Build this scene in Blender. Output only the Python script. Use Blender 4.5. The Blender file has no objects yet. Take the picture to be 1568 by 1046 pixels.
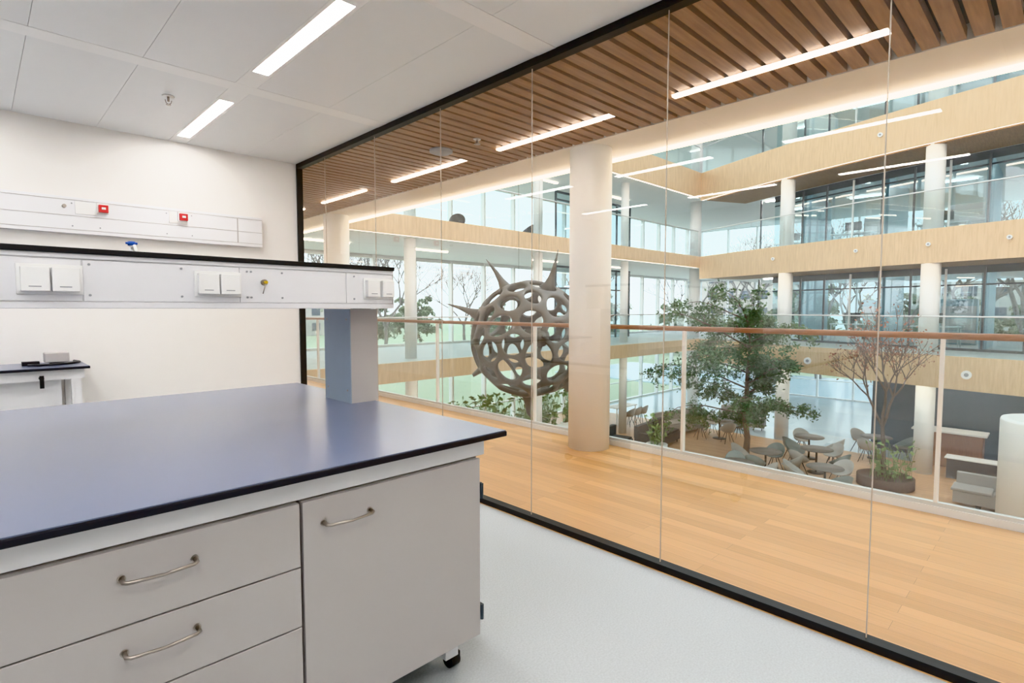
import bpy, bmesh, math, random
from mathutils import Vector, Matrix
random.seed(7)
S = bpy.context.scene
COL = S.collection
try:
    S.view_settings.view_transform = 'Khronos PBR Neutral'
except Exception:
    S.view_settings.view_transform = 'Standard'
S.view_settings.exposure = 0.84

# ------------------------------------------------------------------ materials
def nmat(name):
    m = bpy.data.materials.new(name); m.use_nodes = True
    nt = m.node_tree; b = nt.nodes.get('Principled BSDF')
    return m, nt, b

def plain(name, col, rough=0.5, metal=0.0, var=0.04, scale=8.0, spec=0.5, coat=0.0, bump=0.0):
    m, nt, b = nmat(name)
    tc = nt.nodes.new('ShaderNodeTexCoord')
    no = nt.nodes.new('ShaderNodeTexNoise'); no.inputs['Scale'].default_value = scale
    no.inputs['Detail'].default_value = 4
    nt.links.new(tc.outputs['Object'], no.inputs['Vector'])
    mx = nt.nodes.new('ShaderNodeMix'); mx.data_type = 'RGBA'
    mx.inputs['A'].default_value = tuple(c*(1-var) for c in col)+(1,)
    mx.inputs['B'].default_value = tuple(min(1, c*(1+var)) for c in col)+(1,)
    nt.links.new(no.outputs['Fac'], mx.inputs['Factor'])
    nt.links.new(mx.outputs['Result'], b.inputs['Base Color'])
    b.inputs['Roughness'].default_value = rough
    b.inputs['Metallic'].default_value = metal
    b.inputs['Specular IOR Level'].default_value = spec
    b.inputs['Coat Weight'].default_value = coat
    b.inputs['Coat Roughness'].default_value = .2
    if bump:
        bp = nt.nodes.new('ShaderNodeBump'); bp.inputs['Strength'].default_value = bump
        nt.links.new(no.outputs['Fac'], bp.inputs['Height']); nt.links.new(bp.outputs['Normal'], b.inputs['Normal'])
    return m

def wood(name, c1, c2, axis='X', scale=3.0, rough=0.45, stretch=14.0, spec=0.4):
    m, nt, b = nmat(name)
    tc = nt.nodes.new('ShaderNodeTexCoord'); mp = nt.nodes.new('ShaderNodeMapping')
    s = {'X': (1, stretch, stretch), 'Y': (stretch, 1, stretch), 'Z': (stretch, stretch, 1)}[axis]
    mp.inputs['Scale'].default_value = s
    nt.links.new(tc.outputs['Object'], mp.inputs['Vector'])
    no = nt.nodes.new('ShaderNodeTexNoise'); no.inputs['Scale'].default_value = scale
    no.inputs['Detail'].default_value = 6; no.inputs['Roughness'].default_value = 0.6
    nt.links.new(mp.outputs['Vector'], no.inputs['Vector'])
    cr = nt.nodes.new('ShaderNodeValToRGB')
    cr.color_ramp.elements[0].position = .3; cr.color_ramp.elements[0].color = c1+(1,)
    cr.color_ramp.elements[1].position = .7; cr.color_ramp.elements[1].color = c2+(1,)
    nt.links.new(no.outputs['Fac'], cr.inputs['Fac'])
    nt.links.new(cr.outputs['Color'], b.inputs['Base Color'])
    b.inputs['Roughness'].default_value = rough
    b.inputs['Specular IOR Level'].default_value = spec
    return m

def planks(name, c1, c2, mortar, w=0.09, L=1.3, rough=0.35):
    m, nt, b = nmat(name)
    tc = nt.nodes.new('ShaderNodeTexCoord'); mp = nt.nodes.new('ShaderNodeMapping')
    mp.inputs['Rotation'].default_value = (0, 0, math.radians(90))
    nt.links.new(tc.outputs['Object'], mp.inputs['Vector'])
    br = nt.nodes.new('ShaderNodeTexBrick')
    br.offset = .37; br.inputs['Scale'].default_value = 1.0
    br.inputs['Brick Width'].default_value = L; br.inputs['Row Height'].default_value = w
    br.inputs['Mortar Size'].default_value = 0.0009
    br.inputs['Color1'].default_value = c1+(1,); br.inputs['Color2'].default_value = c2+(1,)
    br.inputs['Mortar'].default_value = mortar+(1,)
    nt.links.new(mp.outputs['Vector'], br.inputs['Vector'])
    mp2 = nt.nodes.new('ShaderNodeMapping'); mp2.inputs['Scale'].default_value = (30, 1.5, 1)
    nt.links.new(tc.outputs['Object'], mp2.inputs['Vector'])
    no = nt.nodes.new('ShaderNodeTexNoise'); no.inputs['Scale'].default_value = 2; no.inputs['Detail'].default_value = 5
    nt.links.new(mp2.outputs['Vector'], no.inputs['Vector'])
    mr = nt.nodes.new('ShaderNodeMapRange'); mr.inputs['To Min'].default_value = .82; mr.inputs['To Max'].default_value = 1.14
    nt.links.new(no.outputs['Fac'], mr.inputs['Value'])
    mx = nt.nodes.new('ShaderNodeMix'); mx.data_type = 'RGBA'; mx.blend_type = 'MULTIPLY'; mx.inputs['Factor'].default_value = 1
    nt.links.new(br.outputs['Color'], mx.inputs['A']); nt.links.new(mr.outputs['Result'], mx.inputs['B'])
    nt.links.new(mx.outputs['Result'], b.inputs['Base Color'])
    b.inputs['Roughness'].default_value = rough; b.inputs['Specular IOR Level'].default_value = .4
    return m

def emit(name, col, st):
    m = bpy.data.materials.new(name); m.use_nodes = True; nt = m.node_tree; nt.nodes.clear()
    e = nt.nodes.new('ShaderNodeEmission'); o = nt.nodes.new('ShaderNodeOutputMaterial')
    e.inputs['Color'].default_value = col+(1,); e.inputs['Strength'].default_value = st
    nt.links.new(e.outputs[0], o.inputs['Surface']); return m

def glass(name, tint, base=0.05, k=0.7):
    m = bpy.data.materials.new(name); m.use_nodes = True; nt = m.node_tree; nt.nodes.clear()
    o = nt.nodes.new('ShaderNodeOutputMaterial'); t = nt.nodes.new('ShaderNodeBsdfTransparent')
    g = nt.nodes.new('ShaderNodeBsdfGlossy'); g.inputs['Roughness'].default_value = 0.0
    t.inputs['Color'].default_value = tint+(1,)
    lw = nt.nodes.new('ShaderNodeLayerWeight'); lw.inputs['Blend'].default_value = .5
    p = nt.nodes.new('ShaderNodeMath'); p.operation = 'POWER'; p.inputs[1].default_value = 4
    nt.links.new(lw.outputs['Facing'], p.inputs[0])
    a = nt.nodes.new('ShaderNodeMath'); a.operation = 'MULTIPLY_ADD'; a.inputs[1].default_value = k; a.inputs[2].default_value = base
    nt.links.new(p.outputs[0], a.inputs[0])
    mx = nt.nodes.new('ShaderNodeMixShader')
    nt.links.new(a.outputs[0], mx.inputs[0]); nt.links.new(t.outputs[0], mx.inputs[1]); nt.links.new(g.outputs[0], mx.inputs[2])
    nt.links.new(mx.outputs[0], o.inputs['Surface']); return m

M = {}
M['wall'] = plain('wall_paint', (.82, .80, .78), .75, var=.01)
M['wall2'] = plain('white_plaster', (.84, .81, .76), .7, var=.01)
M['ceil'] = plain('ceiling_panel', (.80, .82, .84), .32, var=.01)
M['ceilband'] = plain('ceiling_band', (.87, .88, .89), .4, var=.01)
M['black'] = plain('black_frame', (.012, .012, .014), .4)
M['blackgap'] = plain('black_void', (.01, .008, .006), .9)
M['vinyl'] = plain('grey_vinyl_floor', (.49, .525, .55), .45, var=.22, scale=130)
M['slat'] = wood('walnut_slat', (.25, .135, .054), (.40, .235, .10), 'X', 3, .5)
M['oak'] = wood('oak_fascia', (.64, .445, .25), (.79, .58, .36), 'Z', 2, .5, 10)
M['oakrail'] = wood('oak_handrail', (.26, .12, .05), (.38, .19, .085), 'Y', 3, .35)
M['planks'] = planks('oak_planks', (.80, .47, .195), (.63, .345, .13), (.42, .22, .09))
M['planks2'] = planks('oak_planks_ground', (.60, .36, .20), (.48, .28, .15), (.32, .18, .09))
M['carpet'] = plain('pale_floor', (.48, .50, .50), .5, var=.03)
M['blue'] = plain('blue_worktop', (.115, .140, .235), .36, var=.04, scale=300, spec=.8, coat=.6)
M['edge'] = plain('worktop_core', (.012, .012, .018), .35)
M['cab'] = plain('cabinet_laminate', (.48, .455, .445), .45, var=.01)
M['frame'] = plain('white_steel', (.74, .74, .76), .35, var=.01)
M['dgrey'] = plain('grey_steel', (.30, .31, .33), .4)
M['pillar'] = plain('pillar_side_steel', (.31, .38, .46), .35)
M['steel'] = plain('brushed_steel', (.40, .36, .32), .3, metal=1, var=.05, scale=60)
M['plastic'] = plain('white_plastic', (.82, .82, .81), .3, var=.005)
M['red'] = plain('red_plastic', (.50, .02, .02), .4)
M['bluep'] = plain('blue_plastic', (.02, .1, .5), .4)
M['yellow'] = plain('yellow_plastic', (.75, .5, .02), .4)
M['column'] = plain('column_paint', (.90, .89, .865), .5, var=.01)
M['white'] = plain('white_paint', (.84, .84, .83), .45, var=.01)
M['soffit'] = plain('soffit_white', (.82, .84, .82), .6, var=.01)
M['alu'] = plain('aluminium', (.70, .72, .72), .4, metal=.3)
M['joint'] = plain('glass_joint_seal', (.50, .43, .36), .3)
M['teal'] = plain('teal_partition', (.22, .37, .43), .4)
M['navy'] = plain('navy_wall', (.055, .085, .12), .3)
M['dark'] = plain('dark_mullion', (.05, .065, .08), .3)
M['pale'] = plain('pale_polished_floor', (.48, .60, .68), .16, var=.06, scale=.6)
M['bronze'] = plain('bronze_resin', (.140, .118, .096), .42, var=.3, scale=5)
M['bark'] = plain('bark', (.15, .105, .08), .8, var=.25, scale=20)
M['barkpale'] = plain('bark_pale', (.16, .145, .135), .9, var=.2, scale=5)
M['leaf'] = plain('leaf_green', (.095, .165, .065), .6, var=.45, scale=2.0)
M['leafp'] = plain('leaf_park', (.18, .23, .14), .8, var=.3, scale=1.0)
M['leaf2'] = plain('leaf_bright', (.18, .29, .10), .55, var=.35, scale=6)
M['leafr'] = plain('leaf_red', (.36, .15, .09), .6, var=.3)
M['fabric'] = plain('grey_fabric', (.33, .31, .29), .9, bump=.2, scale=40)
M['fabricd'] = plain('dark_fabric', (.06, .06, .065), .9)
M['chair'] = plain('chair_shell', (.18, .22, .215), .5)
M['chair2'] = plain('chair_shell_pale', (.38, .36, .33), .5)
M['tabletop'] = plain('table_top', (.14, .125, .115), .4)
M['brownwood'] = wood('reception_wood', (.25, .11, .055), (.36, .18, .09), 'Z', 3)
M['soil'] = plain('soil', (.10, .06, .04), .95, var=.4, scale=20)
M['grass'] = plain('lawn_grass', (.30, .35, .24), .95, var=.3, scale=.12)
M['brick'] = plain('distant_cladding', (.40, .38, .36), .8, var=.1, scale=1)
M['g_lab'] = glass('partition_glass', (.985, .99, .985), .16, .6)
M['g_bal'] = glass('balustrade_glass', (.90, .97, .96), .08, .6)
M['g_off'] = glass('office_glass', (.62, .79, .83), .17, .6)
M['g_fac'] = glass('facade_glass', (.90, .97, .99), .06, .5)
M['lamp'] = emit('lamp_white', (1.0, .98, .96), 29)
M['lampw'] = emit('lamp_warm', (1.0, .88, .76), 14)
M['led'] = emit('led_strip', (1.0, .84, .64), 13)
M['ledc'] = emit('led_cool', (1.0, .90, .78), 7)

# ------------------------------------------------------------------ mesh builder
class MB:
    def __init__(s):
        s.bm = bmesh.new(); s.mats = []
    def mi(s, m):
        m = M[m] if isinstance(m, str) else m
        if m not in s.mats: s.mats.append(m)
        return s.mats.index(m)
    def face(s, vs, m, smooth=False):
        try: f = s.bm.faces.new(vs)
        except ValueError: return None
        f.material_index = s.mi(m); f.smooth = smooth; return f
    def box(s, x0, x1, y0, y1, z0, z1, m):
        v = [s.bm.verts.new(p) for p in [(x0,y0,z0),(x1,y0,z0),(x1,y1,z0),(x0,y1,z0),(x0,y0,z1),(x1,y0,z1),(x1,y1,z1),(x0,y1,z1)]]
        for q in [(3,2,1,0),(4,5,6,7),(0,1,5,4),(1,2,6,5),(2,3,7,6),(3,0,4,7)]:
            s.face([v[i] for i in q], m)
        return s
    def quad(s, pts, m, smooth=False):
        s.face([s.bm.verts.new(p) for p in pts], m, smooth); return s
    def sweep(s, pts, radii, m, n=10, caps=True):
        pts = [Vector(p) for p in pts]
        if not hasattr(radii, '__len__'): radii = [radii]*len(pts)
        rings = []; prev = None
        for i, p in enumerate(pts):
            if i == 0: t = pts[1]-p
            elif i == len(pts)-1: t = p-pts[i-1]
            else: t = (pts[i+1]-pts[i-1])
            t.normalize()
            if prev is None:
                a = Vector((0,0,1)) if abs(t.z) < .9 else Vector((1,0,0))
                u = t.cross(a).normalized()
            else:
                u = (prev - t*prev.dot(t)).normalized()
            prev = u; w = t.cross(u)
            rings.append([s.bm.verts.new(p+(u*math.cos(2*math.pi*k/n)+w*math.sin(2*math.pi*k/n))*radii[i]) for k in range(n)])
        for a, b in zip(rings, rings[1:]):
            for k in range(n):
                s.face([a[k], a[(k+1)%n], b[(k+1)%n], b[k]], m, True)
        if caps:
            s.face(list(reversed(rings[0])), m); s.face(rings[-1], m)
        return s
    def cyl(s, p0, p1, r, m, n=20, r1=None):
        return s.sweep([p0, p1], [r, r if r1 is None else r1], m, n)
    def lathe(s, prof, m, c=(0,0,0), n=32):
        rings = []
        for r, z in prof:
            rings.append([s.bm.verts.new((c[0]+r*math.cos(2*math.pi*k/n), c[1]+r*math.sin(2*math.pi*k/n), c[2]+z)) for k in range(n)])
        for a, b in zip(rings, rings[1:]):
            for k in range(n): s.face([a[k], a[(k+1)%n], b[(k+1)%n], b[k]], m, True)
        s.face(list(reversed(rings[0])), m); s.face(rings[-1], m)
        return s
    def ribbon(s, path, o0, o1, z0, z1, m):
        rows = []
        for i, (x, y) in enumerate(path):
            a = path[max(0, i-1)]; b = path[min(len(path)-1, i+1)]
            t = Vector((b[0]-a[0], b[1]-a[1])).normalized(); nrm = Vector((t.y, -t.x))
            rows.append([s.bm.verts.new((x+nrm.x*o, y+nrm.y*o, z)) for o, z in ((o0,z0),(o1,z0),(o1,z1),(o0,z1))])
        for a, b in zip(rows, rows[1:]):
            for k in range(4): s.face([a[k], a[(k+1)%4], b[(k+1)%4], b[k]], m)
        s.face(list(reversed(rows[0])), m); s.face(rows[-1], m); return s
    def sheet(s, path, o, z0, z1, m):
        rows = []
        for i, (x, y) in enumerate(path):
            a = path[max(0, i-1)]; b = path[min(len(path)-1, i+1)]
            t = Vector((b[0]-a[0], b[1]-a[1])).normalized(); nrm = Vector((t.y, -t.x))
            rows.append([s.bm.verts.new((x+nrm.x*o, y+nrm.y*o, z)) for z in (z0, z1)])
        for a, b in zip(rows, rows[1:]): s.face([a[0], b[0], b[1], a[1]], m)
        return s
    def mesh(s, name):
        bmesh.ops.recalc_face_normals(s.bm, faces=s.bm.faces)
        me = bpy.data.meshes.new(name); s.bm.to_mesh(me); s.bm.free()
        for m in s.mats: me.materials.append(m)
        return me
    def done(s, name, bevel=0, parent=None, loc=None, rz=0):
        ob = bpy.data.objects.new(name, s.mesh(name)); COL.objects.link(ob)
        if bevel:
            b = ob.modifiers.new('bevel', 'BEVEL'); b.width = bevel; b.segments = 2; b.limit_method = 'ANGLE'
        if parent: ob.parent = parent
        if loc: ob.location = loc
        ob.rotation_euler.z = rz
        return ob

def empty(name, loc=(0,0,0)):
    e = bpy.data.objects.new(name, None); COL.objects.link(e); e.location = loc; e.empty_display_size = .1; return e
def inst(name, me, loc, rz=0, sc=1, mods=None):
    o = bpy.data.objects.new(name, me); COL.objects.link(o); o.location = loc; o.rotation_euler.z = rz; o.scale = (sc,)*3
    if mods: mods(o)
    return o

GX = 2.5        # lab glass line
YB = 5.74       # back wall
CZ = 2.86       # ceiling
GZ = -3.7       # atrium ground level
L1, L2, L3 = 3.7, 7.4, 11.1

# ------------------------------------------------------------------ lab shell
MB().box(-3, 2.46, -2.6, YB, -.12, 0, 'vinyl').done('floor')
MB().box(-3, GX-.03, YB, YB+.2, -.12, 3.2, 'wall').done('wall_back')
MB().box(-3.2, -3, -2.6, YB+.2, -.12, 3.2, 'wall').done('wall_left')
MB().box(-3.2, GX+.05, -2.8, -2.6, -.12, 3.2, 'wall').done('wall_rear')
c = MB()
c.box(-3, GX-.03, -2.6, YB, CZ+.02, CZ+.12, 'dgrey')
xb = [1.38, -.32, -2.02]; yb = [4.04-1.82*i for i in range(4)]
LY = [(4.37, 5.52), (2.57, 3.71), (.75, 1.89), (-1.07, .07)]
g = .0010
xs = [(1.45,1.97),(1.97,2.47),(.79,1.31),(.27,.79),(-.25,.27),(-.91,-.39),(-1.43,-.91),(-1.95,-1.43),(-3,-2.09)]
ys = [(4.11,5.74),(2.29,3.97),(.47,2.15),(-1.35,.33),(-2.6,-1.49)]
for a, b in xs:
    for d, e in ys: c.box(a+g, b-g, d+g, e-g, CZ, CZ+.02, 'ceil')
for y in yb:
    c.box(-3, 2.47, y-.07+.001, y+.07-.001, CZ-.001, CZ+.02, 'ceilband')
for x in xb:
    edges = sorted([v for p in LY for v in p]+[-2.6, YB])
    for a, b in zip(edges[::2], edges[1::2]): c.box(x-.07+.001, x+.07-.001, a, b, CZ-.0005, CZ+.02, 'ceilband')
    for a, b in LY:
        c.box(x-.07, x-.048, a, b, CZ-.0005, CZ+.02, 'ceilband'); c.box(x+.048, x+.07, a, b, CZ-.0005, CZ+.02, 'ceilband')
c.done('ceiling')
for x in xb:
    for a, b in LY:
        l = MB(); l.box(x-.046, x+.046, a+.002, b-.002, CZ+.002, CZ+.018, 'lamp')
        l.box(x-.048, x+.048, a, b, CZ+.0185, CZ+.0195, 'white'); l.done('recessed_linear_light')
# sprinkler
sp = MB(); sp.lathe([(.035, -.004), (.04, 0)], 'white', (1.05, 4.55, CZ-.003), 20)
sp.cyl((1.05,4.55,CZ-.005), (1.05,4.55,CZ-.04), .008, 'steel', 10)
sp.sweep([(1.03,4.55,CZ-.03),(1.035,4.55,CZ-.05),(1.05,4.55,CZ-.06),(1.065,4.55,CZ-.05),(1.07,4.55,CZ-.03)], .003, 'steel', 6)
sp.lathe([(.016,-.064),(.016,-.06)], 'steel', (1.05,4.55,CZ), 14); sp.done('fire_sprinkler')

# glass partition
f = MB()
f.box(GX-.03, GX+.03, -2.6, YB+.2, CZ-.045, CZ+.02, 'black')
f.box(GX-.03, GX+.03, -2.6, YB+.2, 0, .035, 'black')
f.box(GX-.03, GX+.03, YB-.02, YB+.2, .035, CZ-.045, 'black')
f.box(GX-.03, GX+.03, -2.6, -2.55, .035, CZ-.045, 'black')
par = empty('window_1')
f.done('frame', parent=par)
js = [.517-.925*i for i in range(3, 0, -1)] + [.517+.925*i for i in range(6)]
e2 = [-2.55]+js+[YB-.02]
p = MB()
for a, b in zip(e2, e2[1:]): p.quad([(GX, a+.002, .03), (GX, b-.002, .03), (GX, b-.002, CZ-.04), (GX, a+.002, CZ-.04)], 'g_lab')
p.done('panes', parent=par)
p = MB()
for j in js: p.box(GX-.003, GX+.003, j-.002, j+.002, .035, CZ-.045, 'joint')
p.done('joints', parent=par)

# ------------------------------------------------------------------ corridor
MB().box(2.46, 4.68, -8, 17, -.6, 0, 'planks').done('floor_corridor')
sl = MB()
sl.box(GX+.03, 4.05, -8, 11.7, CZ+.09, CZ+.13, 'blackgap')
y = -2.6
while y < 11.6:
    sl.box(GX+.035, 4.03, y, y+.085, CZ, CZ+.06, 'slat'); y += .118
sl.done('ceiling_slats')
so = MB(); so.box(4.05, 4.68, -8, 17, CZ, 3.62, 'wall2'); so.box(4.681, 4.69, -8, 17, CZ, 3.62, 'oak')
so.box(-3.2, 4.05, -8, 17, 3.22, 3.62, 'soffit'); so.box(GX-.6, 4.05, 11.7, 17, CZ+.12, 3.22, 'soffit')
so.box(2.46, 4.68, -8, 17, 3.62, 3.7, 'planks')
so.done('ceiling_corridor_edge')
MB().box(4.655, 4.675, -8, 17, CZ-.035, CZ-.001, 'led').done('led_cove_strip')
MB().box(2.3, 2.5, YB+.2, 17, 0, 3.2, 'wall2').done('wall_corridor')
for k in range(-1, 6):
    a = .85+1.82*k; b = a+1.18
    l = MB(); l.box(3.576, 3.624, a, b, CZ-.018, CZ-.003, 'lampw'); l.box(3.569, 3.631, a-.005, b+.005, CZ-.004, CZ-.0005, 'white')
    l.done('added_fill_light')
sm = MB(); sm.lathe([(.09,-.03),(.11,-.02),(.11,0)], 'dgrey', (3.24,4.26,CZ-.001), 24); sm.done('ceiling_speaker')
sm = MB(); sm.lathe([(.02,-.05),(.03,-.045),(.012,-.03),(.012,-.005),(.035,-.004),(.035,0)], 'steel', (3.26,3.76,CZ-.001), 16); sm.done('fire_sprinkler')

# columns
def column(x, y, z0, z1, r, name='column', m='column'):
    b = MB(); b.lathe([(r, 0), (r, z1-z0)], m, (x, y, z0), 48)
    return b.done(name)
for y in (3.26, 8.41, -1.9):
    column(4.26, y, 0, CZ, .2); column(4.26, y, GZ, -.6, .2)

# our balustrade
def balustrade(path_x, y0, y1):
    par = empty('balustrade')
    b = MB(); b.box(path_x-.035, path_x+.05, y0, y1, 0, .05, 'white'); b.box(path_x-.02, path_x+.02, y0, y1, .05, .075, 'alu'); b.done('base_channel', parent=par)
    b = MB(); ps = []
    y = .57-1.82*4
    while y < y1:
        if y > y0: ps.append(y)
        y += 1.82
    for y in ps: b.box(path_x-.022, path_x+.022, y-.011, y+.011, .075, 1.155, 'column')
    b.done('posts', parent=par)
    b = MB(); b.sweep([(path_x, y0, 1.175), (path_x, y1, 1.175)], .022, 'oakrail', 14); b.done('handrail', parent=par)
    b = MB()
    for a, c2 in zip(ps, ps[1:]): b.quad([(path_x+.008, a+.014, .07), (path_x+.008, c2-.014, .07), (path_x+.008, c2-.014, 1.12), (path_x+.008, a+.014, 1.12)], 'g_bal')
    b.done('glass_panes', parent=par)
balustrade(4.5, -7, 11.72)

# ------------------------------------------------------------------ atrium
def xe(y): return 19.39+.214*y+.011*y*y
EP = [(xe(-8+19.8*i/40), -8+19.8*i/40) for i in range(41)]
def east_slab(z0, z1, ov=0):
    b = MB(); bm = b.bm
    lo = [bm.verts.new((x+.06, y, z0)) for x, y in EP]+[bm.verts.new((34, 11.8, z0)), bm.verts.new((34, -8, z0))]
    hi = [bm.verts.new((x+.06, y, z1)) for x, y in EP]+[bm.verts.new((34, 11.8, z1)), bm.verts.new((34, -8, z1))]
    n = len(lo)
    for i in range(n): b.face([lo[i], lo[(i+1)%n], hi[(i+1)%n], hi[i]], 'soffit')
    b.face(list(reversed(lo)), 'soffit'); b.face(hi, 'carpet')
    return b
lev = [(-.95, 0), (2.7, L1), (6.2, L2), (10.1, L3)]
for i, (z0, z1) in enumerate(lev):
    east_slab(z0+.06, z1-.02).done('floor_east_gallery')
    b = MB(); b.ribbon(EP, 0, .058, z0, z1, 'oak'); b.done('trim_fascia_east')
    b = MB(); b.ribbon(EP, .07, .13, z0+.01, z0+.055, 'ledc'); b.done('led_cove_strip')
    if i:
        b = MB(); b.ribbon(EP, .35, 2.5, z0+.02, z0+.055, 'slat'); b.done('ceiling_gallery')
    b = MB(); nz0 = z1-(.5 if i < 2 else 1.1)
    b.box(4.69, 34, 11.83, 17, nz0+.04, z1-.02, 'soffit'); b.box(4.69, 34, 11.83, 17, z1-.02, z1, 'carpet'); b.done('floor_north_landing')
    b = MB(); b.box(4.69, xe(11.8), 11.77, 11.825, nz0, z1, 'oak'); b.done('trim_fascia_north')
    b = MB(); b.box(4.72, xe(11.8)-.1, 11.86, 11.9, nz0+.005, nz0+.035, 'ledc'); b.done('led_cove_strip')
for z1 in (0, L1, L2):
    par = empty('gallery_balustrade')
    b = MB(); b.sheet(EP, .09, z1, z1+1.1, 'g_bal'); b.done('glass', parent=par)
    b = MB(); b.sweep([(x+.09, y, z1+1.13) for x, y in EP], .02, 'alu', 8); b.done('handrail', parent=par)
    b = MB(); b.quad([(4.7, 11.86, z1), (23.4, 11.86, z1), (23.4, 11.86, z1+1.1), (4.7, 11.86, z1+1.1)], 'g_bal'); b.done('glass_north', parent=par)
    b = MB(); b.sweep([(4.7, 11.86, z1+1.13), (23.4, 11.86, z1+1.13)], .02, 'alu', 8); b.done('handrail_north', parent=par)
PY = (-5, -1.2, 1.9, 4.8, 7.9)
for z1, zt in ((0, 2.74), (L1, 6.24), (L2, 10.14)):
    par = empty('window_office')
    P3 = [q for q in EP if -7.5 < q[1] < 10.8]
    b = MB(); b.sheet(P3, 2.7, z1, zt, 'g_off'); b.done('glass', parent=par)
    b = MB(); b.ribbon(P3, 2.67, 2.73, z1, z1+.08, 'dark'); b.ribbon(P3, 2.67, 2.73, zt-.25, zt, 'dark')
    b.ribbon(P3, 2.68, 2.72, z1+2.1, z1+2.15, 'dark')
    for k in range(0, len(P3), 2):
        x, y = P3[k]; b.box(x+2.64, x+2.72, y-.03, y+.03, z1+.08, zt-.08, 'alu' if k % 6 == 2 else 'dark')
    b.done('frame', parent=par)
    for y in PY:
        b = MB(); b.box(xe(y)+3.3, xe(y)+6.5+random.random(), y, y+.12, z1+.001, zt-.001, random.choice(['teal', 'white', 'teal'])); b.done('wall_office')
    for y0 in (-4.2, -.5, 2.6, 5.6, 8.5):
        y = y0; x = xe(y)+3.9+random.random()*1.5
        b = MB(); b.box(x, x+.7, y, y+1.5, z1+.70, z1+.74, 'white')
        for dx in (.03, .63):
            for dy in (.03, 1.43): b.box(x+dx, x+dx+.04, y+dy, y+dy+.04, z1, z1+.70, 'alu')
        b.box(x+.33, x+.36, y+.45, y+1.05, z1+.85, z1+1.2, 'black'); b.box(x+.33, x+.37, y+.72, y+.78, z1+.74, z1+.86, 'black')
        b.done('office_desk', bevel=.005)
        b = MB(); xx = x+2.6; b.box(xx, xx+.45, y-.2, y+.9, z1+.001, z1+1.5+.4*random.random(), random.choice(['teal', 'cab', 'dgrey']))
        for q in range(3): b.box(xx-.012, xx-.001, y-.17, y+.87, z1+.06+.48*q, z1+.50+.48*q, 'cab')
        b.done('office_cupboard', bevel=.004)
    for y in (-4.5, -2, .3, 3.3, 6.3, 9.2):
        for dx in (3.6, 6.6):
            b = MB(); b.box(xe(y)+dx, xe(y)+dx+.1, y-.7, y+.7, zt-.04, zt-.003, 'lamp'); b.done('added_fill_light')  # added luminaires, put in to brighten the deep east offices
# dark framed lobby screens near the north-east corner
for z1, zt in ((0, 3.2), (L1, 6.3)):
    b = MB()
    for k in range(6): b.box(17.5+1.1*k, 17.57+1.1*k, 15.2, 15.27, z1+.001, zt-.001, 'dark')
    b.box(17.57, 23, 15.21, 15.26, z1+2.2, z1+2.27, 'dark'); b.box(17.57, 23, 15.21, 15.26, zt-.1, zt-.01, 'dark')
    b.quad([(17.5,15.235,z1),(23,15.235,z1),(23,15.235,zt),(17.5,15.235,zt)], 'g_off'); b.done('window_lobby')
# invented lamps under level 0, added to brighten the ground level
for y in (-4, -1, 2, 5.3, 8.5):
    for dx in (2.4, 5.5, 9):
        b = MB(); x = xe(y)+dx; b.box(x, x+.12, y-.7, y+.7, -.93, -.892, 'lampw'); b.done('added_fill_light')
for x in (7, 10.5, 16, 21):  # more added lamps, lifting the light under the north landings
    for z in (-.5, 3.2, 6.3):
        b = MB(); b.box(x-.7, x+.7, 14.4, 14.5, z, z+.035, 'lampw'); b.done('added_fill_light')
for (x, y) in ((24.4, 12.5), (22.3, 7.7), (20.75, 3.0), (20.2, -1.9)):
    for z0, z1 in ((GZ, -.9), (0, 2.76), (L1, 6.26), (L2, 10.16)):
        if y > 11.8 and z0 != GZ: z1 = {0:3.24, L1:6.34, L2:10.04}[z0]
        if y > 11.8 and z0 == GZ: z1 = -.46
        column(x, y, z0, z1, .25, 'gallery_column', 'white')
for x in (8.5, 13.6, 18.7):
    for z0, z1 in ((GZ, -.46), (0, 3.24), (L1, 6.34)):
        column(x, 12.6, z0, z1, .16, 'landing_column', 'white')

# facades
def facade(name, axis, pos, a0, a1, step):
    par = empty(name); fr = MB(); gl = MB()
    zs = [(GZ, -.6), (0, 3.2), (L1, 6.4), (L2, 10.2)]
    def bx(u0, u1, t0, t1, z0, z1, m):
        if axis == 'Y': fr.box(u0, u1, pos+t0, pos+t1, z0, z1, m)
        else: fr.box(pos+t0, pos+t1, u0, u1, z0, z1, m)
    u = a0; k = 0
    while u <= a1+.01:
        bx(u-.04, u+.04, -.12, .1, GZ, L3, 'white'); u += step; k += 1
    for z0, z1 in zs:
        bx(a0, a1, -.08, .08, z0, z0+.08, 'white'); bx(a0, a1, -.08, .08, z1-.08, z1, 'white')
        bx(a0, a1, -.05, .05, z0+1.0, z0+1.04, 'white')
        bx(a0, a1, -.04, .06, z1, z1+.6, 'white')
    if axis == 'Y': gl.quad([(a0, pos, GZ), (a1, pos, GZ), (a1, pos, L3), (a0, pos, L3)], 'g_fac')
    else: gl.quad([(pos, a0, GZ), (pos, a1, GZ), (pos, a1, L3), (pos, a0, L3)], 'g_fac')
    fr.done('mullions', parent=par); gl.done('glass', parent=par)
facade('window_2', 'Y', 17.15, -.3, 34.1, 1.72)
facade('window_3', 'X', 34.15, -8, 17.1, 1.79)
MB().box(4, 34.3, -8.2, -8, GZ, L3, 'wall2').done('wall_south')
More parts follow.
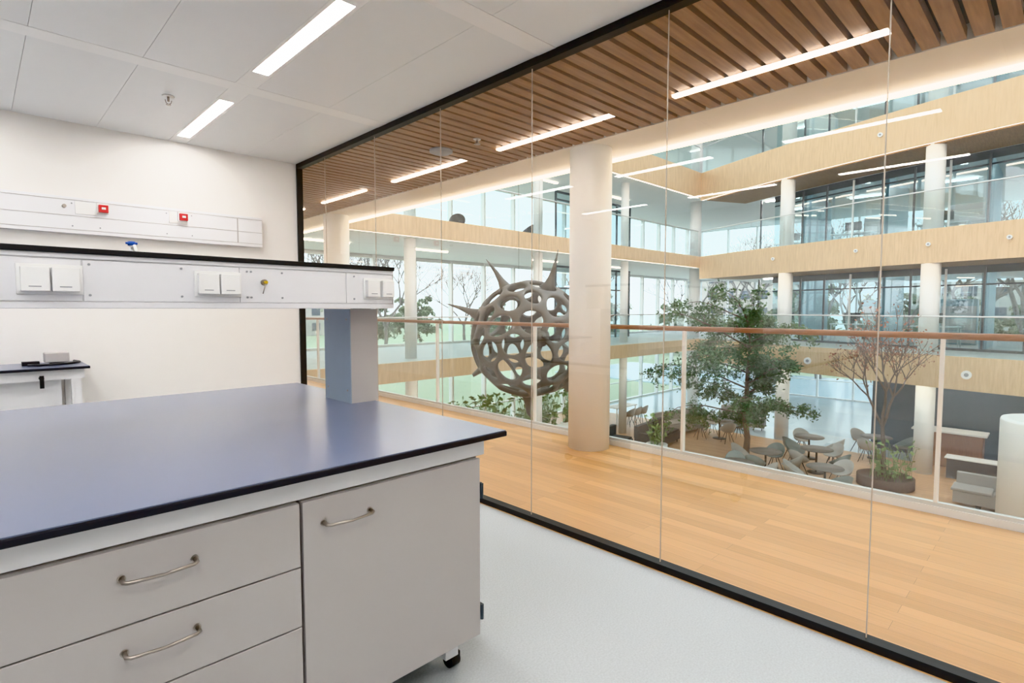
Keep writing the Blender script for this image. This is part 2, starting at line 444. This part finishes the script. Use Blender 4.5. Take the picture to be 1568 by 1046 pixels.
# skylight
par = empty('skylight')
b = MB()
for k in range(9): b.box(4.7, 24, -7.6+2.4*k, -7.45+2.4*k, L3, L3+.35, 'white')
b.box(4.5, 4.7, -8, 17, L3, L3+.35, 'white'); b.done('beams', parent=par)
b = MB(); b.quad([(4.7,-8,L3+.36),(24,-8,L3+.36),(24,12,L3+.36),(4.7,12,L3+.36)], 'g_fac'); b.done('glass', parent=par)
MB().box(-3.2, 4.5, -8, 17, L3, L3+.3, 'soffit').done('ceiling_roof_west')

# ground level
MB().box(-3, 22, -8, 17, GZ-.15, GZ, 'planks2').done('floor_ground')
MB().box(22, 34.1, -8, 17, GZ-.15, GZ-.001, 'pale').done('floor_ground_polished')
MB().box(3.2, 3.4, -8, 17, GZ, -.6, 'wall2').done('wall_ground_west')
MB().box(23.2, 23.4, -7.9, 4.9, GZ, -.9, 'navy').done('wall_navy')

# outside
MB().box(-120, 160, -120, 180, -4.2, -3.95, 'grass').done('ground_lawn')
MB().box(34.5, 46, -30, 30, -3.95, -3.86, 'pale').done('ground_pavement')

# ------------------------------------------------------------------ trees
def tree_mesh(name, h, spread, leaf, nleaf, depth=5, lsz=.1, seed=1, r0=.11, barkm='bark'):
    rnd = random.Random(seed); b = MB(); tips = []
    def grow(p, d, L, r, k):
        pts = [p]; q = p.copy(); dd = d.copy()
        for i in range(3):
            dd = (dd+Vector((rnd.uniform(-.18,.18), rnd.uniform(-.18,.18), rnd.uniform(-.05,.12)))).normalized()
            q = q+dd*L/3; pts.append(q.copy())
        b.sweep(pts, [r, r*.9, r*.8, r*.68], barkm, 6 if k > 1 else 4, caps=False)
        if k <= 2: tips.extend([(x, k) for x in pts[1:]])
        if k == 0: return
        base = rnd.random()*6.28
        for i in range(3):
            a = base+i*2*math.pi/3+rnd.uniform(-.4, .4)
            tilt = rnd.uniform(.45, .95)*spread
            side = Vector((math.cos(a), math.sin(a), 0))
            nd = (dd*math.cos(tilt)+side*math.sin(tilt)+Vector((0,0,.08))).normalized()
            grow(pts[-1], nd, L*rnd.uniform(.62, .84), r*.62, k-1)
    grow(Vector((0,0,0)), Vector((.03,.02,1)).normalized(), h*.30, r0, depth)
    for i in range(nleaf):
        t, _ = rnd.choice(tips)
        c0 = t+Vector([rnd.gauss(0, .14) for _ in range(3)])
        a = Vector([rnd.uniform(-1,1) for _ in range(3)]).normalized(); s2 = lsz*rnd.uniform(.6, 1.3)
        w = a.cross(Vector([rnd.uniform(-1,1) for _ in range(3)])).normalized()*s2*.32
        b.quad([c0-a*s2*.5, c0+w, c0+a*s2*.5, c0-w], leaf)
    return b.mesh(name)

def ficus_mesh(name, h, rad, seed, nleaf, bias=(0,0), leaf='leaf', lsz=.11):
    rnd = random.Random(seed); b = MB(); tips = []
    def limb(p, d, L, r, k, droop):
        pts = [p.copy()]; q = p.copy(); dd = d.copy(); n = 5
        for i in range(n):
            dd = (dd+Vector((rnd.uniform(-.16,.16), rnd.uniform(-.16,.16), rnd.uniform(-.1,.1)-droop*i/n))).normalized()
            q = q+dd*L/n; pts.append(q.copy())
        b.sweep(pts, [r*(1-.62*i/n) for i in range(n+1)], 'bark', 7 if r > .02 else 4, caps=False)
        if k <= 1: tips.extend(pts[2:])
        if k == 0: return pts
        m = 6 if k == 2 else 5
        for i in range(m):
            j = 1+int((i+.5)/m*(n-.01)); s0 = pts[min(j, n)]
            a = rnd.random()*6.28; side = Vector((math.cos(a), math.sin(a), rnd.uniform(-.35,.45)))
            limb(s0, (dd*.7+side).normalized(), L*rnd.uniform(.32,.5), r*.4, k-1, droop*1.3)
        return pts
    tp = [Vector((0,0,0)), Vector((.04,-.03,h*.12)), Vector((-.03,.04,h*.24)), Vector((.06,.05,h*.38)), Vector((-.02,0,h*.55)), Vector((.05,-.04,h*.72)), Vector((.0,.03,h*.84))]
    b.sweep(tp, [.12,.10,.08,.07,.055,.035,.02], 'bark', 10, caps=False)
    def trunk(z):
        for a, c3 in zip(tp, tp[1:]):
            if a.z <= z <= c3.z: return a.lerp(c3, (z-a.z)/(c3.z-a.z))
        return tp[-1]
    NB = 20
    for i in range(NB):
        fz = .24+.60*i/(NB-1); a = i*2.4+rnd.uniform(-.3,.3)
        L = rad*(1.0-.30*max(0, fz-.5)/.35)*rnd.uniform(.6, 1.1)*(.55+.5*min(1, fz/.45))
        ca, sa = math.cos(a), math.sin(a)
        L *= 1+(ca*bias[0]+sa*bias[1])
        up = .15+.55*fz
        limb(trunk(fz*h), Vector((ca, sa, up)).normalized(), L, .032, 2, .18)
    keep = [t for t in tips if rnd.random() < .7]
    for i in range(nleaf):
        t = rnd.choice(keep)
        c0 = t+Vector([rnd.gauss(0, .08), rnd.gauss(0, .08), rnd.gauss(-.03, .09)])
        a = Vector((rnd.uniform(-1,1), rnd.uniform(-1,1), rnd.uniform(-1.2,.3))).normalized(); s2 = lsz*rnd.uniform(.6, 1.3)
        w = a.cross(Vector([rnd.uniform(-1,1) for _ in range(3)])).normalized()*s2*.26
        b.quad([c0-a*s2*.5, c0+w, c0+a*s2*.5, c0-w], leaf)
    return b.mesh(name)
t1 = ficus_mesh('leafy_tree', 5.5, 2.3, 9, 23000, bias=(-.34, .24))
inst('indoor_tree', t1, (18.6, 7.55, GZ))
t2 = tree_mesh('sparse_tree', 4.7, .7, 'leafr', 900, 5, .08, 11, .07)
pb = empty('bare_tree_in_planter')
o = inst('tree_branches', t2, (18.4, 3.55, GZ+.3)); o.parent = pb
t3 = tree_mesh('outdoor_tree', 12, .75, 'leafr', 0, 6, .1, 21, .24, 'barkpale')
for i, (x, y) in enumerate([(8,44),(15,50),(28,46),(2,56),(43,52),(47,19),(49,9),(45,2),(52,27),(46,36),(-6,50),(48,-5), (56,14), (20,40), (45, 13), (50,5)]):
    inst('park_tree', t3, (x, y, -3.94), i*1.3, .9+.05*(i % 4))
t4 = ficus_mesh('park_shrub_mesh', 5.0, 2.6, 5, 9000, leaf='leafp', lsz=.3)
for i, (x, y) in enumerate([(62,-4),(64,2),(61,8),(66,13),(62,19),(64,26),(60,33),(55,60),(44,64),(34,60),(22,64),(12,60),(0,66),(-8,60),(58,44)]):
    inst('park_shrub', t4, (x, y, -3.94), i*1.7, 1.0+.12*(i % 5))
for i, (x, y, w2, d2, h2) in enumerate([(95,-10,12,26,9),(98,30,10,22,12),(20,105,34,12,9)]):
    b = MB(); b.box(x, x+w2, y, y+d2, -3.94, -3.94+h2, 'brick')
    for fz in range(int(h2//3)):
        z = -3.94+1+3*fz
        for q in range(int((d2 if w2 < d2 else w2)//3)):
            if w2 < d2: b.box(x-.05, x-.01, y+.7+3*q, y+2.4+3*q, z, z+1.5, 'navy')
            else: b.box(x+.7+3*q, x+2.4+3*q, y-.05, y-.01, z, z+1.5, 'navy')
    b.done('distant_building')

# planters
def clump(b, cx, cy, cz, r, n, m, hmin=.2, hmax=.8, wdt=.05):
    for i in range(n):
        a = random.random()*6.28; rr = r*math.sqrt(random.random()); x = cx+rr*math.cos(a); y = cy+rr*math.sin(a)
        h = random.uniform(hmin, hmax); dx, dy = random.uniform(-.3,.3)*h, random.uniform(-.3,.3)*h
        p0 = Vector((x,y,cz)); p1 = Vector((x+dx, y+dy, cz+h))
        b.sweep([p0, (p0+p1)/2+Vector((0,0,.03)), p1], .006, m, 3, False)
        a2 = random.random()*6.28; w = Vector((math.cos(a2), math.sin(a2), 0))*wdt*random.uniform(.8, 1.5)
        d = Vector((random.uniform(-1,1), random.uniform(-1,1), .5)).normalized()*wdt*3
        b.quad([p1, p1+d*.5+w, p1+d, p1+d*.5-w], m)
        b.quad([(p0+p1)/2, (p0+p1)/2-d*.5+w, (p0+p1)/2-d, (p0+p1)/2-d*.5-w], m)
pl = MB(); pl.lathe([(.66,0),(.70,.02),(.70,.30),(.64,.30),(.64,.24),(.01,.24)], 'soil', (18.4,3.5,GZ), 40); pl.done('planter', parent=pb)
pl = MB(); clump(pl, 18.4, 3.4, GZ+.25, .55, 60, 'leaf2', .15, 1.0, .06); pl.done('underplanting', parent=pb)
for i, x in enumerate((7.5, 10, 12.5, 15, 17.6)):
    b = MB(); b.box(x-.9, x+.9, 13.6, 14.2, GZ, GZ+.5, 'white'); b.box(x-.85, x+.85, 13.65, 14.15, GZ+.49, GZ+.51, 'soil')
    for k in range(4): clump(b, x-.65+.43*k, 13.9, GZ+.51, .3, 45, 'leaf2', .3, 1.5, .08)
    b.done('trough_planter')
b = MB(); b.lathe([(.3,0),(.36,.5),(.30,.5),(.3,.45),(.01,.45)], 'white', (16.3, 9.6, GZ), 30)
clump(b, 16.3, 9.6, GZ+.45, .22, 40, 'leaf2', .3, 1.0, .06); b.done('potted_plant')

# ------------------------------------------------------------------ atrium furniture
def chair_mesh(m):
    b = MB(); bm = b.bm; n = 22
    cen = bm.verts.new((0,0,.44))
    r1 = [bm.verts.new((.20*math.cos(2*math.pi*k/n), .20*math.sin(2*math.pi*k/n), .44)) for k in range(n)]
    def top(k):
        a = 2*math.pi*k/n; s2 = max(0, math.sin(a)*.5+.5); return .46+.36*s2**1.3
    r2 = [bm.verts.new((.25*math.cos(2*math.pi*k/n), .25*math.sin(2*math.pi*k/n), .44+(top(k)-.44)*.35)) for k in range(n)]
    r3 = [bm.verts.new((.29*math.cos(2*math.pi*k/n), .29*math.sin(2*math.pi*k/n), top(k))) for k in range(n)]
    for k in range(n):
        b.face([cen, r1[k], r1[(k+1)%n]], m, True)
        b.face([r1[k], r2[k], r2[(k+1)%n], r1[(k+1)%n]], m, True); b.face([r2[k], r3[k], r3[(k+1)%n], r2[(k+1)%n]], m, True)
    for k in range(4):
        a = math.pi/4+k*math.pi/2; ca, sa = math.cos(a), math.sin(a)
        b.sweep([(.08*ca,.08*sa,.435), (.26*ca,.26*sa,.0)], [.014,.009], 'black', 6)
    return b.mesh('shell_chair')
cm = [chair_mesh('chair'), chair_mesh('chair2')]; cdark = chair_mesh('fabricd')
def chmods(o):
    s2 = o.modifiers.new('solid', 'SOLIDIFY'); s2.thickness = .012
for (x, y, a) in ((11.6,14.4,2.6),(14.9,14.3,3.4)):
    inst('lounge_chair', cdark, (x, y, L1), a, .95, chmods)
tb = MB(); tb.lathe([(.0,.72),(.44,.72),(.46,.73),(.46,.745),(.0,.746)], 'tabletop', n=32)
tb.lathe([(.03,.02),(.03,.72)], 'black', n=12); tb.lathe([(.25,0),(.25,.012),(.04,.03)], 'black', n=24)
tm = tb.mesh('round_table')
for i, (x, y) in enumerate([(17.0,6.3),(20.0,6.0),(18.4,5.3),(16.4,4.5),(20.6,9.4),(21.6,4.4),(15.2,6.4)]):
    inst('round_table', tm, (x, y, GZ))
    for k in range(3 if i % 2 else 4):
        a = .6*i+k*(2*math.pi/(3 if i % 2 else 4))
        inst('shell_chair', cm[(i+k) % 2], (x+.76*math.cos(a), y+.76*math.sin(a), GZ), a-math.pi/2, 1, chmods)
def sofa(x, y, L, rz, m='fabric'):
    b = MB(); b.box(-L/2, L/2, -.4, .4, .12, .42, m)
    b.box(-L/2, L/2, .25, .42, .42, .85, m); b.box(-L/2, -L/2+.15, -.4, .25, .42, .62, m)
    k = int(L/.8)
    for i in range(k): b.box(-L/2+.17+i*(L-.2)/k, -L/2+.14+(i+1)*(L-.2)/k, -.38, .24, .42, .5, m)
    for sx in (-L/2+.1, L/2-.1):
        for sy in (-.32, .32): b.cyl((sx,sy,0), (sx,sy,.12), .02, 'black', 8)
    b.done('lounge_sofa', bevel=.03, loc=(x, y, GZ), rz=rz)
sofa(20.6, 11.0, 2.6, -.2); sofa(17.9, 10.5, 2.2, 0.1, 'fabricd'); sofa(23.2, 9.6, 1.8, -1.3); sofa(15.8, 11.0, 1.6, .2, 'fabricd')
for (x, y) in ((15.5, 12.9), (20.5, 13.9)):
    b = MB(); b.box(x-.8, x+.8, y-.35, y+.35, GZ+.71, GZ+.74, 'white')
    for dx in (-.74, .7):
        for dy in (-.3, .26): b.box(x+dx, x+dx+.04, y+dy, y+dy+.04, GZ, GZ+.71, 'white')
    b.done('white_dining_table')
    for k in range(3):
        inst('shell_chair', cm[1], (x-.5+.5*k, y-.75, GZ), math.pi, 1, chmods)
b = MB(); b.box(22.0, 22.6, 1.7, 3.4, GZ, GZ+1.1, 'brownwood'); b.box(21.9, 22.7, 1.6, 3.5, GZ+1.1, GZ+1.16, 'white'); b.done('reception_counter', bevel=.01)
b = MB(); b.box(20.6, 21.0, -4, 2.4, GZ, GZ+.6, 'black'); b.box(20.55, 21.05, -4.05, 2.45, GZ+.6, GZ+.64, 'white'); b.done('low_sideboard', bevel=.01)
b = MB(); b.box(17.6, 18.2, -3, 1.9, GZ+.15, GZ+.45, 'fabric')
for k in range(6): b.box(17.58, 18.22, -3+.83*k, -3+.83*k+.79, GZ+.45, GZ+.52, 'fabric'); b.box(17.7, 18.1, -2.8+.83*k, -2.7+.83*k, GZ, GZ+.15, 'black')
b.box(18.22, 18.36, -3, 1.9, GZ+.15, GZ+.8, 'fabric'); b.done('long_bench_seat', bevel=.02)
b = MB(); b.lathe([(.95,0),(.95,2.6),(.93,2.65),(.8,2.66),(.8,2.6),(.01,2.6)], 'white', (16.4, .05, GZ), 64); b.done('white_round_kiosk')
for z, ylist, r in ((-.5, (1.96, 6.5, -2.5), .12), (3.25, (1.2, 3.0, 5.0, 8.0), .06), (6.8, (.9, 4.4), .07)):
    for y in ylist:
        b = MB(); x = xe(y)-.001
        b.sweep([(x, y, z), (x-.06, y, z)], r, 'white', 24); b.sweep([(x-.061, y, z), (x-.07, y, z)], r*.45, 'dgrey', 16); b.done('round_wall_speaker')

# ------------------------------------------------------------------ radiolarian sculpture
def sculpture(cx, cy, cz, R):
    rnd = random.Random(5); par = empty('radiolarian_sculpture', (cx, cy, cz))
    N = 66; bm = bmesh.new(); ga = math.pi*(3-math.sqrt(5))
    for i in range(N):
        z = 1-2*(i+.5)/N; r = math.sqrt(1-z*z); a = ga*i
        v = Vector((r*math.cos(a), r*math.sin(a), z))+Vector([rnd.uniform(-.13,.13) for _ in range(3)])
        bm.verts.new(v.normalized())
    bmesh.ops.convex_hull(bm, input=bm.verts)
    bm.faces.ensure_lookup_table(); bm.verts.ensure_lookup_table(); bm.faces.index_update()
    b = MB(); cent = {}
    for fc in bm.faces: cent[fc.index] = b.bm.verts.new(fc.calc_center_median().normalized()*R)
    for v in bm.verts:
        fs = list(v.link_faces)
        if len(fs) < 3: continue
        n = v.co.normalized(); a0 = n.cross(Vector((.3,.5,.81))).normalized(); b0 = n.cross(a0)
        fs.sort(key=lambda q: math.atan2((q.calc_center_median()-v.co).dot(b0), (q.calc_center_median()-v.co).dot(a0)))
        ring = [cent[q.index] for q in fs]; c0 = sum((q.co for q in ring), Vector())/len(ring)
        k = rnd.uniform(.70, .86)
        inner = [b.bm.verts.new((c0+(q.co-c0)*k).normalized()*R*.975) for q in ring]
        m = len(ring)
        for i in range(m): b.face([ring[i], ring[(i+1)%m], inner[(i+1)%m], inner[i]], 'bronze', True)
    bm.free()
    o = b.done('lattice_shell', parent=par)
    s = o.modifiers.new('solid', 'SOLIDIFY'); s.thickness = .08; s.offset = -1
    s = o.modifiers.new('sub', 'SUBSURF'); s.levels = 2; s.render_levels = 2
    Rv = Vector((.713,-.701,0)); U = Vector((0,0,1)); Fv = Vector((.701,.713,0))
    dirs = [(-118,56,-10,1.5),(-55,117,-10,1.5),(46,125,-20,1.55),(-3,-118,0,1.36),(120,30,0,1.5),(-90,-60,40,1.3),(20,10,-120,1.4),(70,-90,20,1.35),(-20,30,110,1.4),(110,-50,-30,1.3)]
    sp = MB()
    for (a, bb, cc, L) in dirs:
        d = (Rv*a+U*bb+Fv*cc).normalized()
        side = d.cross(Vector((.2,.4,.6))).normalized()
        pts = [d*R*.88, d*R*.98, d*R*1.08+side*.01, d*R*1.25+side*.03, d*R*L+side*.09]
        sp.sweep(pts, [.16, .095, .06, .036, .004], 'bronze', 12)
    sp.done('spines', parent=par)
    cb = MB()
    for dx in (-.25, .25): cb.sweep([(dx, 0, R*.9), (dx*1.2, 0, L3-cz)], .003, 'steel', 6)
    cb.done('suspension_cables', parent=par)
sculpture(6.89, 6.59, .83, 1.04)

# ------------------------------------------------------------------ lab bench
LB = empty('laboratory_bench')
X0, X1 = -1.25, 1.40
b = MB(); b.box(X0, X1, 1.45, 3.3, .877, .897, 'edge'); b.done('worktop_core', bevel=.004, parent=LB)
b = MB(); b.box(X0+.004, X1-.004, 1.454, 3.296, .8965, .9, 'blue'); b.done('worktop_surface', parent=LB)
b = MB(); b.box(X0+.05, 1.33, 1.50, 1.55, .812, .876, 'frame'); b.box(X0+.05, 1.33, 3.2, 3.25, .812, .876, 'frame')
b.box(1.28, 1.33, 1.551, 3.199, .812, .876, 'frame'); b.box(X0+.05, X0+.1, 1.551, 3.199, .812, .876, 'frame')
for x in (1.22, -.9):
    b.box(x-.03, x+.03, 2.25, 2.45, .1, .811, 'frame'); b.box(x-.03, x+.03, 1.56, 3.2, .05, .11, 'frame')
b.done('steel_frame', bevel=.003, parent=LB)
b = MB()
for x in (1.24, -.9):
    for y in (1.59, 3.1):
        b.sweep([(x-.02, y, .03), (x+.02, y, .03)], .03, 'black', 20); b.box(x-.026, x+.026, y-.02, y+.02, .03, .055, 'black')
b.done('castor_feet', parent=LB)
units = [(.635, 1.30, 'door'), (-.035, .63, 'drawers'), (-.705, -.04, 'door')]
b = MB()
for a, c2, k in units: b.box(a+.002, c2-.002, 1.511, 2.2, .14, .807, 'cab')
for a, c2, k in units: b.box(a+.002, c2-.002, 2.65, 3.25, .14, .807, 'cab')
b.done('cabinet_carcasses', parent=LB)
b = MB()
for a, c2, k in units:
    if k == 'door': b.box(a+.003, c2-.001, 1.49, 1.51, .14, .805, 'cab')
    else:
        for z0, z1 in ((.624, .805), (.451, .620), (.14, .447)): b.box(a+.001, c2-.001, 1.49, 1.51, z0, z1, 'cab')
b.done('cabinet_fronts', bevel=.0015, parent=LB)
def handle(b, x, z, L=.15, y=1.49):
    h = L/2
    b.sweep([(x-h, y, z), (x-h, y-.022, z-.001), (x-h+.008, y-.029, z-.002), (x, y-.034, z-.004), (x+h-.008, y-.029, z-.002), (x+h, y-.022, z-.001), (x+h, y, z)], [.006,.005,.0045,.004,.0045,.005,.006], 'steel', 10)
    for sx in (-h, h): b.cyl((x+sx, y-.003, z), (x+sx, y, z), .009, 'steel', 16)
b = MB()
handle(b, .29, .735); handle(b, .29, .56); handle(b, .29, .36); handle(b, .773, .732); handle(b, -.5, .73)
b.done('bow_handles', parent=LB)
b = MB()
for z in (.683, .225):
    b.box(1.299, 1.310, 1.492, 1.53, z-.03, z+.03, 'dark'); b.cyl((1.306, 1.489, z-.028), (1.306, 1.489, z+.028), .007, 'dark', 8)
b.done('hinges', parent=LB)
b = MB(); b.box(1.268, 1.41, 2.38, 2.64, .9, 1.35, 'cab')
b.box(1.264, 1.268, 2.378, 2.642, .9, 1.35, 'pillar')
for z in (.96, 1.3):
    for y in (2.41, 2.61): b.cyl((1.264, y, z), (1.262, y, z), .005, 'steel', 8)
b.done('service_pillar', parent=LB)
b = MB(); b.box(X0, -1.1, 2.38, 2.64, .9, 1.35, 'cab'); b.done('service_pillar_far', parent=LB)
YC = 2.25
b = MB()
b.box(X0, 1.42, YC+.004, 2.77, 1.352, 1.528, 'frame')
b.box(X0, 1.42, YC-.002, YC+.004, 1.352, 1.372, 'frame'); b.box(X0, 1.42, YC-.002, YC+.004, 1.512, 1.528, 'frame')
for a, c2 in ((X0, .235+.02), (.258, .735), (.738, 1.18), (1.183, 1.418)): b.box(a, c2, YC, YC+.004, 1.375, 1.509, 'frame')
b.box(1.42, 1.424, YC-.002, 2.77, 1.352, 1.528, 'plastic')
b.done('service_channel', bevel=.0015, parent=LB)
b = MB(); b.box(X0, 1.425, 2.24, 2.785, 1.528, 1.546, 'black'); b.done('shelf_top', bevel=.002, parent=LB)
b = MB()
for x in (.105, .179, .590, .664, 1.275, 1.352):
    b.box(x, x+.069 if x < 1.2 else x+.062, YC-.026, YC, 1.405, 1.48, 'plastic')
for x in (.095, .58, 1.265): b.box(x, x+.163 if x < 1.2 else x+.153, YC-.004, YC-.0005, 1.395, 1.49, 'plastic')
b.done('socket_outlets', bevel=.004, parent=LB)
b = MB()
for x in (.105, .179, .590, .664, 1.275, 1.352):
    b.box(x+.018, x+.048, YC-.027, YC-.0261, 1.418, 1.421, 'dgrey')
for x in (.055, .275, .54, .765, .78, .90, 1.22):
    for z in (1.395, 1.495): b.cyl((x, YC, z), (x, YC-.003, z), .004, 'dgrey', 8)
b.done('screws_and_labels', parent=LB)
b = MB(); b.sweep([(.828, YC, 1.455), (.828, YC-.012, 1.455)], .012, 'steel', 20); b.sweep([(.828, YC-.012, 1.455), (.828, YC-.03, 1.455)], .006, 'yellow', 16)
b.cyl((.828, YC-.025, 1.455), (.815, YC-.025, 1.41), .002, 'steel', 6); b.done('gas_outlet', parent=LB)
b = MB(); b.cyl((.42, 2.4, 1.546), (.42, 2.4, 1.58), .008, 'plastic', 14); b.cyl((.42, 2.4, 1.58), (.42, 2.4, 1.594), .012, 'bluep', 14)
b.cyl((.402, 2.4, 1.588), (.438, 2.4, 1.588), .004, 'bluep', 8); b.sweep([(.42,2.4,1.57),(.42,2.35,1.575),(.42,2.33,1.56),(.42,2.33,1.548)], .005, 'plastic', 8); b.done('water_tap', parent=LB)

# wall service panel
b = MB(); b.box(-2, 2.083, 5.67, YB, 1.962, 2.25, 'frame')
for z in (1.99, 2.10, 2.225): b.box(-2, 2.083, 5.666, 5.67, z, z+.004, 'cab')
for x0 in (.62, 1.28): b.box(x0, x0+.14, 5.664, 5.67, 2.12, 2.22, 'plastic')
b.box(1.85, 1.86, 5.666, 5.67, 1.99, 2.22, 'cab')
for x0 in (.60, .78, 1.26, 1.46): 
    for z in (2.02, 2.2): b.cyl((x0, 5.666, z), (x0, 5.664, z), .006, 'dgrey', 8)
b.cyl((.55, 5.67, 2.17), (.55, 5.63, 2.17), .014, 'steel', 12)
b.done('wall_service_panel', bevel=.003)
for x in (.80, 1.385):
    b = MB(); b.box(x-.04, x+.04, 5.645, 5.664, 2.14, 2.22, 'plastic'); b.box(x-.03, x+.034, 5.62, 5.645, 2.145, 2.205, 'red'); b.box(x-.012, x+.016, 5.617, 5.62, 2.168, 2.186, 'plastic'); b.done('emergency_switch', bevel=.003)
sb = empty('side_bench')
b = MB(); b.box(-1.8, .61, 5.15, 5.72, .905, .922, 'edge'); b.box(-1.796, .606, 5.154, 5.716, .9215, .925, 'blue'); b.done('worktop', parent=sb)
b = MB(); b.box(-1.75, .58, 5.2, 5.25, .83, .904, 'frame'); b.box(.5, .56, 5.2, 5.26, 0, .83, 'frame'); b.box(-1.7, -1.64, 5.2, 5.26, 0, .83, 'frame'); b.box(.5, .56, 5.62, 5.68, 0, .904, 'frame')
b.box(-1.6, .45, 5.3, 5.32, .3, .82, 'frame')
b.cyl((.33, 5.2, .85), (.33, 5.16, .85), .015, 'black', 12); b.box(.318, .342, 5.14, 5.165, .78, .87, 'black'); b.done('frame', parent=sb)
b = MB(); b.box(.37, .52, 5.44, 5.56, .94, 1.015, 'cab'); b.box(.40, .49, 5.46, 5.54, .926, .94, 'black'); b.done('desk_device', bevel=.012)
b = MB(); b.sweep([(.27,5.35,.936),(.33,5.3,.936),(.42,5.32,.936),(.53,5.36,.936),(.58,5.46,.936),(.56,5.58,.936)], .009, 'black', 8)
b.box(.24, .34, 5.42, 5.5, .926, .955, 'black'); b.done('cable_and_adapter')

# ------------------------------------------------------------------ world
w = bpy.data.worlds.new('overcast_sky'); S.world = w; w.use_nodes = True; nt = w.node_tree
bg = nt.nodes['Background']; tc = nt.nodes.new('ShaderNodeTexCoord'); sx = nt.nodes.new('ShaderNodeSeparateXYZ')
nt.links.new(tc.outputs['Generated'], sx.inputs[0])
cr = nt.nodes.new('ShaderNodeValToRGB'); cr.color_ramp.elements[0].position = .0; cr.color_ramp.elements[0].color = (.92,.97,1,1)
cr.color_ramp.elements[1].position = .7; cr.color_ramp.elements[1].color = (.78,.89,1,1)
no = nt.nodes.new('ShaderNodeTexNoise'); no.inputs['Scale'].default_value = 3; no.inputs['Detail'].default_value = 5
nt.links.new(tc.outputs['Generated'], no.inputs['Vector'])
nt.links.new(sx.outputs['Z'], cr.inputs['Fac'])
mx = nt.nodes.new('ShaderNodeMix'); mx.data_type = 'RGBA'; mx.inputs['B'].default_value = (1,1,1,1)
nt.links.new(no.outputs['Fac'], mx.inputs['Factor']); nt.links.new(cr.outputs['Color'], mx.inputs['A'])
nt.links.new(mx.outputs['Result'], bg.inputs['Color']); bg.inputs['Strength'].default_value = 1.85

# ------------------------------------------------------------------ camera
cam = bpy.data.cameras.new('camera'); co = bpy.data.objects.new('camera', cam); COL.objects.link(co)
co.location = (0, 0, 1.35); cam.sensor_width = 36; cam.lens = 19.24; cam.clip_start = .05; cam.clip_end = 500
co.rotation_euler = (math.radians(90-3.4), 0, math.radians(-44.5))
S.camera = co
